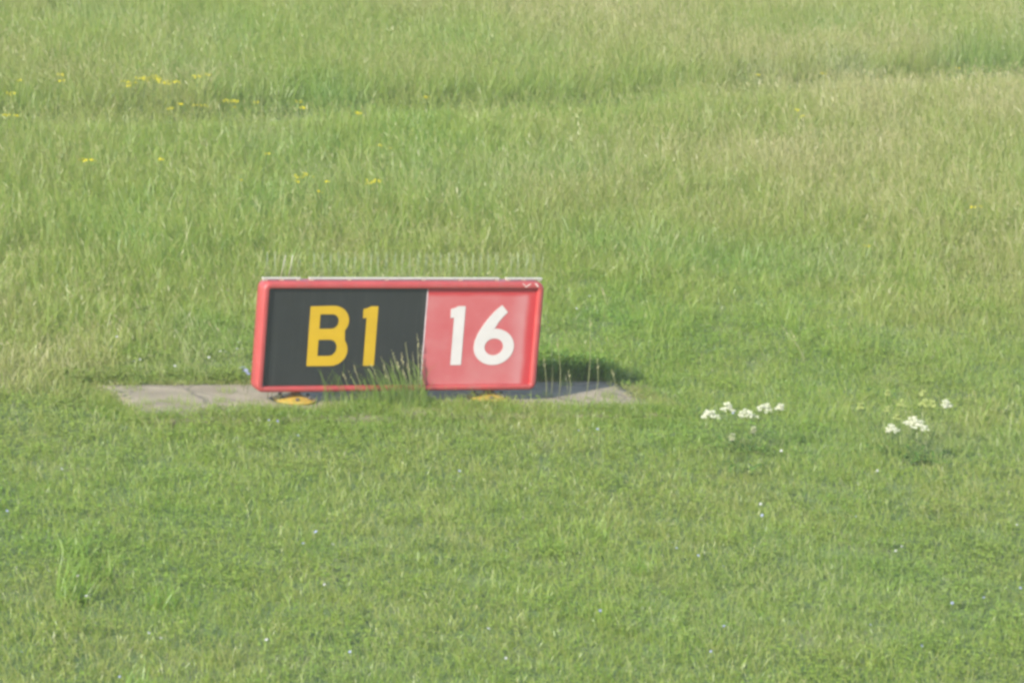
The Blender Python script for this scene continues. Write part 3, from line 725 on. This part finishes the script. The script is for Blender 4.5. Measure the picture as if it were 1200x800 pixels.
# ------------------------------------------------------------------ tall seeding stalks one can pick out
def seed_stalk(bm_stem, bm_head, base, tip, head_len, hw, bend):
    b = Vector(base); t = Vector(tip); mid = b.lerp(t, .55) + Vector((bend, 0, 0)); e = t
    bm_tube(bm_stem, [b, b.lerp(mid, .5) + Vector((bend * .3, 0, 0)), mid, e], [.0022, .002, .0018, .0012], 4)
    d = (e - mid).normalized()
    for k in range(14):
        q = e - d * head_len * .25 + d * head_len * k / 13; a = U(0, 6.3); ln = hw * (1.4 - k / 13)
        o = (Vector((math.cos(a), math.sin(a), 0)) * .7 + d).normalized() * ln * 1.6; sd = o.cross(Vector((U(-1, 1), U(-1, 1), U(-1, 1)))).normalized() * hw * .35
        bm_head.faces.new([bm_head.verts.new(v) for v in (q, q + o * .5 + sd, q + o, q + o * .5 - sd)])
def stalk_plant(name, stalks, label, cat, group=None, blades=0, n_off=.35):
    """stalks: (foot px, foot py, tip px, tip py), standing on the ground under the foot"""
    f = at(stalks[0][0], stalks[0][1], 0); gz = float(np.where(slab_dist(f.x, f.y) < 0, 0, ground_h(f.x, f.y))); root = empty(name, (f.x, f.y, gz)); tag(root, label, cat, group)
    for a, b, c, d in stalks:
        p = at(a, b, gz); h = (b - d) / 170.0; v = fwd
        q = p + Vector((rt.x * (c - a) / 174, rt.y * (c - a) / 174, h)) + Vector((0, U(-.05, .05), 0)); p = p - root.location; q = q - root.location
        bs = bmesh.new(); bh = bmesh.new(); seed_stalk(bs, bh, p, q, min(.11, h * .35), .010, U(.004, .016))
        s = from_bm("stem", bs, M_STALK, root); from_bm("seed_head", bh, M_SEED, s)
    if blades:
        xs = [s[0] for s in stalks]; bm = bmesh.new()
        for k in range(blades):
            p = at(U(min(xs) - 10, max(xs) + 10), stalks[0][1] + U(-3, 6), gz) - root.location; L = U(.07, .22) if random.random() < .65 else U(.2, .34); az = U(2.2, 4.0) if random.random() < .7 else U(0, 6.3); w_ = U(.0026, .0044)
            d = Vector((math.cos(az), math.sin(az), 0)); sd = Vector((random.uniform(.5, 1), random.uniform(-.5, .5), 0)) * w_ / 2
            pts = [p, p + d * L * .08 + Vector((0, 0, L * .45)), p + d * L * .25 + Vector((0, 0, L * .8)), p + d * L * .5 + Vector((0, 0, L))]
            vs = []
            for q, kk in zip(pts[:3], (1, 1, .7)): vs += [bm.verts.new(q - sd * kk), bm.verts.new(q + sd * kk)]
            vs.append(bm.verts.new(pts[3]))
            for fc in ((0, 1, 3, 2), (2, 3, 5, 4), (4, 5, 6)): bm.faces.new([vs[i] for i in fc])
        from_bm("blade", bm, two_sided("tuft_blade", (.155, .235, .052), .4), root)['kind'] = 'stuff'
stalk_plant("seeding_grass_tuft", [(480, 472, 469, 401), (478, 472, 454, 412), (487, 472, 484, 404), (462, 472, 439, 406), (476, 473, 462, 428), (468, 472, 458, 433), (488, 473, 487, 426), (453, 473, 436, 436), (480, 472, 472, 440), (463, 473, 450, 441), (489, 472, 492, 432), (484, 473, 480, 421), (474, 472, 468, 426), (470, 472, 452, 424), (492, 472, 489, 415), (455, 472, 428, 432), (466, 473, 447, 430), (482, 473, 476, 435), (448, 472, 424, 436), (459, 473, 440, 438)],
            'tall seeding grass tuft rising in front of the black panel beside the red one', 'grass tuft', None, 360)
stalk_plant("seeding_grass_tuft", [(416, 471, 398, 439), (422, 471, 409, 440), (426, 471, 415, 436), (432, 471, 421, 440), (411, 471, 402, 442), (399, 471, 390, 443), (386, 470, 381, 444)],
            'shorter seeding grass tuft under the numeral of B1', 'grass tuft', None, 90)
stalk_plant("seeding_grass_tuft", [(318, 468, 314, 436), (313, 468, 310, 446)], 'two thin grass stalks at the lower left corner of the sign', 'grass tuft')
for st, lab in (([(640, 468, 634, 425)], 'bent green grass stalk touching the right edge of the sign'), ([(646, 467, 642, 413)], 'straight grass stalk right of the bent one by the sign'),
                ([(655, 467, 648, 402)], 'long grass stalk crossing the shadow, nearest the frame'), ([(687, 466, 684, 378)], 'tallest thin grass stalk rising out of the shadow right of the sign'),
                ([(697, 464, 697, 428)], 'short straight grass stalk standing in the shadow'), ([(667, 463, 665, 440), (664, 463, 662, 444)], 'low brown grass stalks at the foot of the shadow'),
                ([(719, 462, 716, 437)], 'low brown grass stalk at the right end of the shadow')):
    stalk_plant("grass_stalk", st, lab, 'grass stalk', 'stalks beside the sign')
for st, lab in (([(948, 428, 915, 388), (944, 430, 925, 394)], 'pair of pale dry stalks leaning left in the right meadow'), ([(1120, 345, 1106, 312)], 'pale dry stalk with drooping head far right'),
                ([(1008, 360, 997, 341)], 'short pale stalk in the right meadow'), ([(712, 362, 704, 338), (709, 362, 706, 344)], 'pale split stalk just right of the sign'),
                ([(376, 303, 358, 287), (400, 300, 387, 282)], 'pale stalks leaning left above the sign'), ([(258, 405, 244, 382), (262, 402, 254, 388)], 'pale stalks leaning left beside the left edge of the sign'),
                ([(160, 392, 134, 372), (150, 394, 140, 376), (172, 388, 158, 360)], 'group of pale stalks leaning left in the left meadow'), ([(282, 358, 266, 340)], 'curved pale stalk upper left of the sign')):
    stalk_plant("grass_stalk", st, lab, 'grass stalk', 'pale stalks in the meadow')
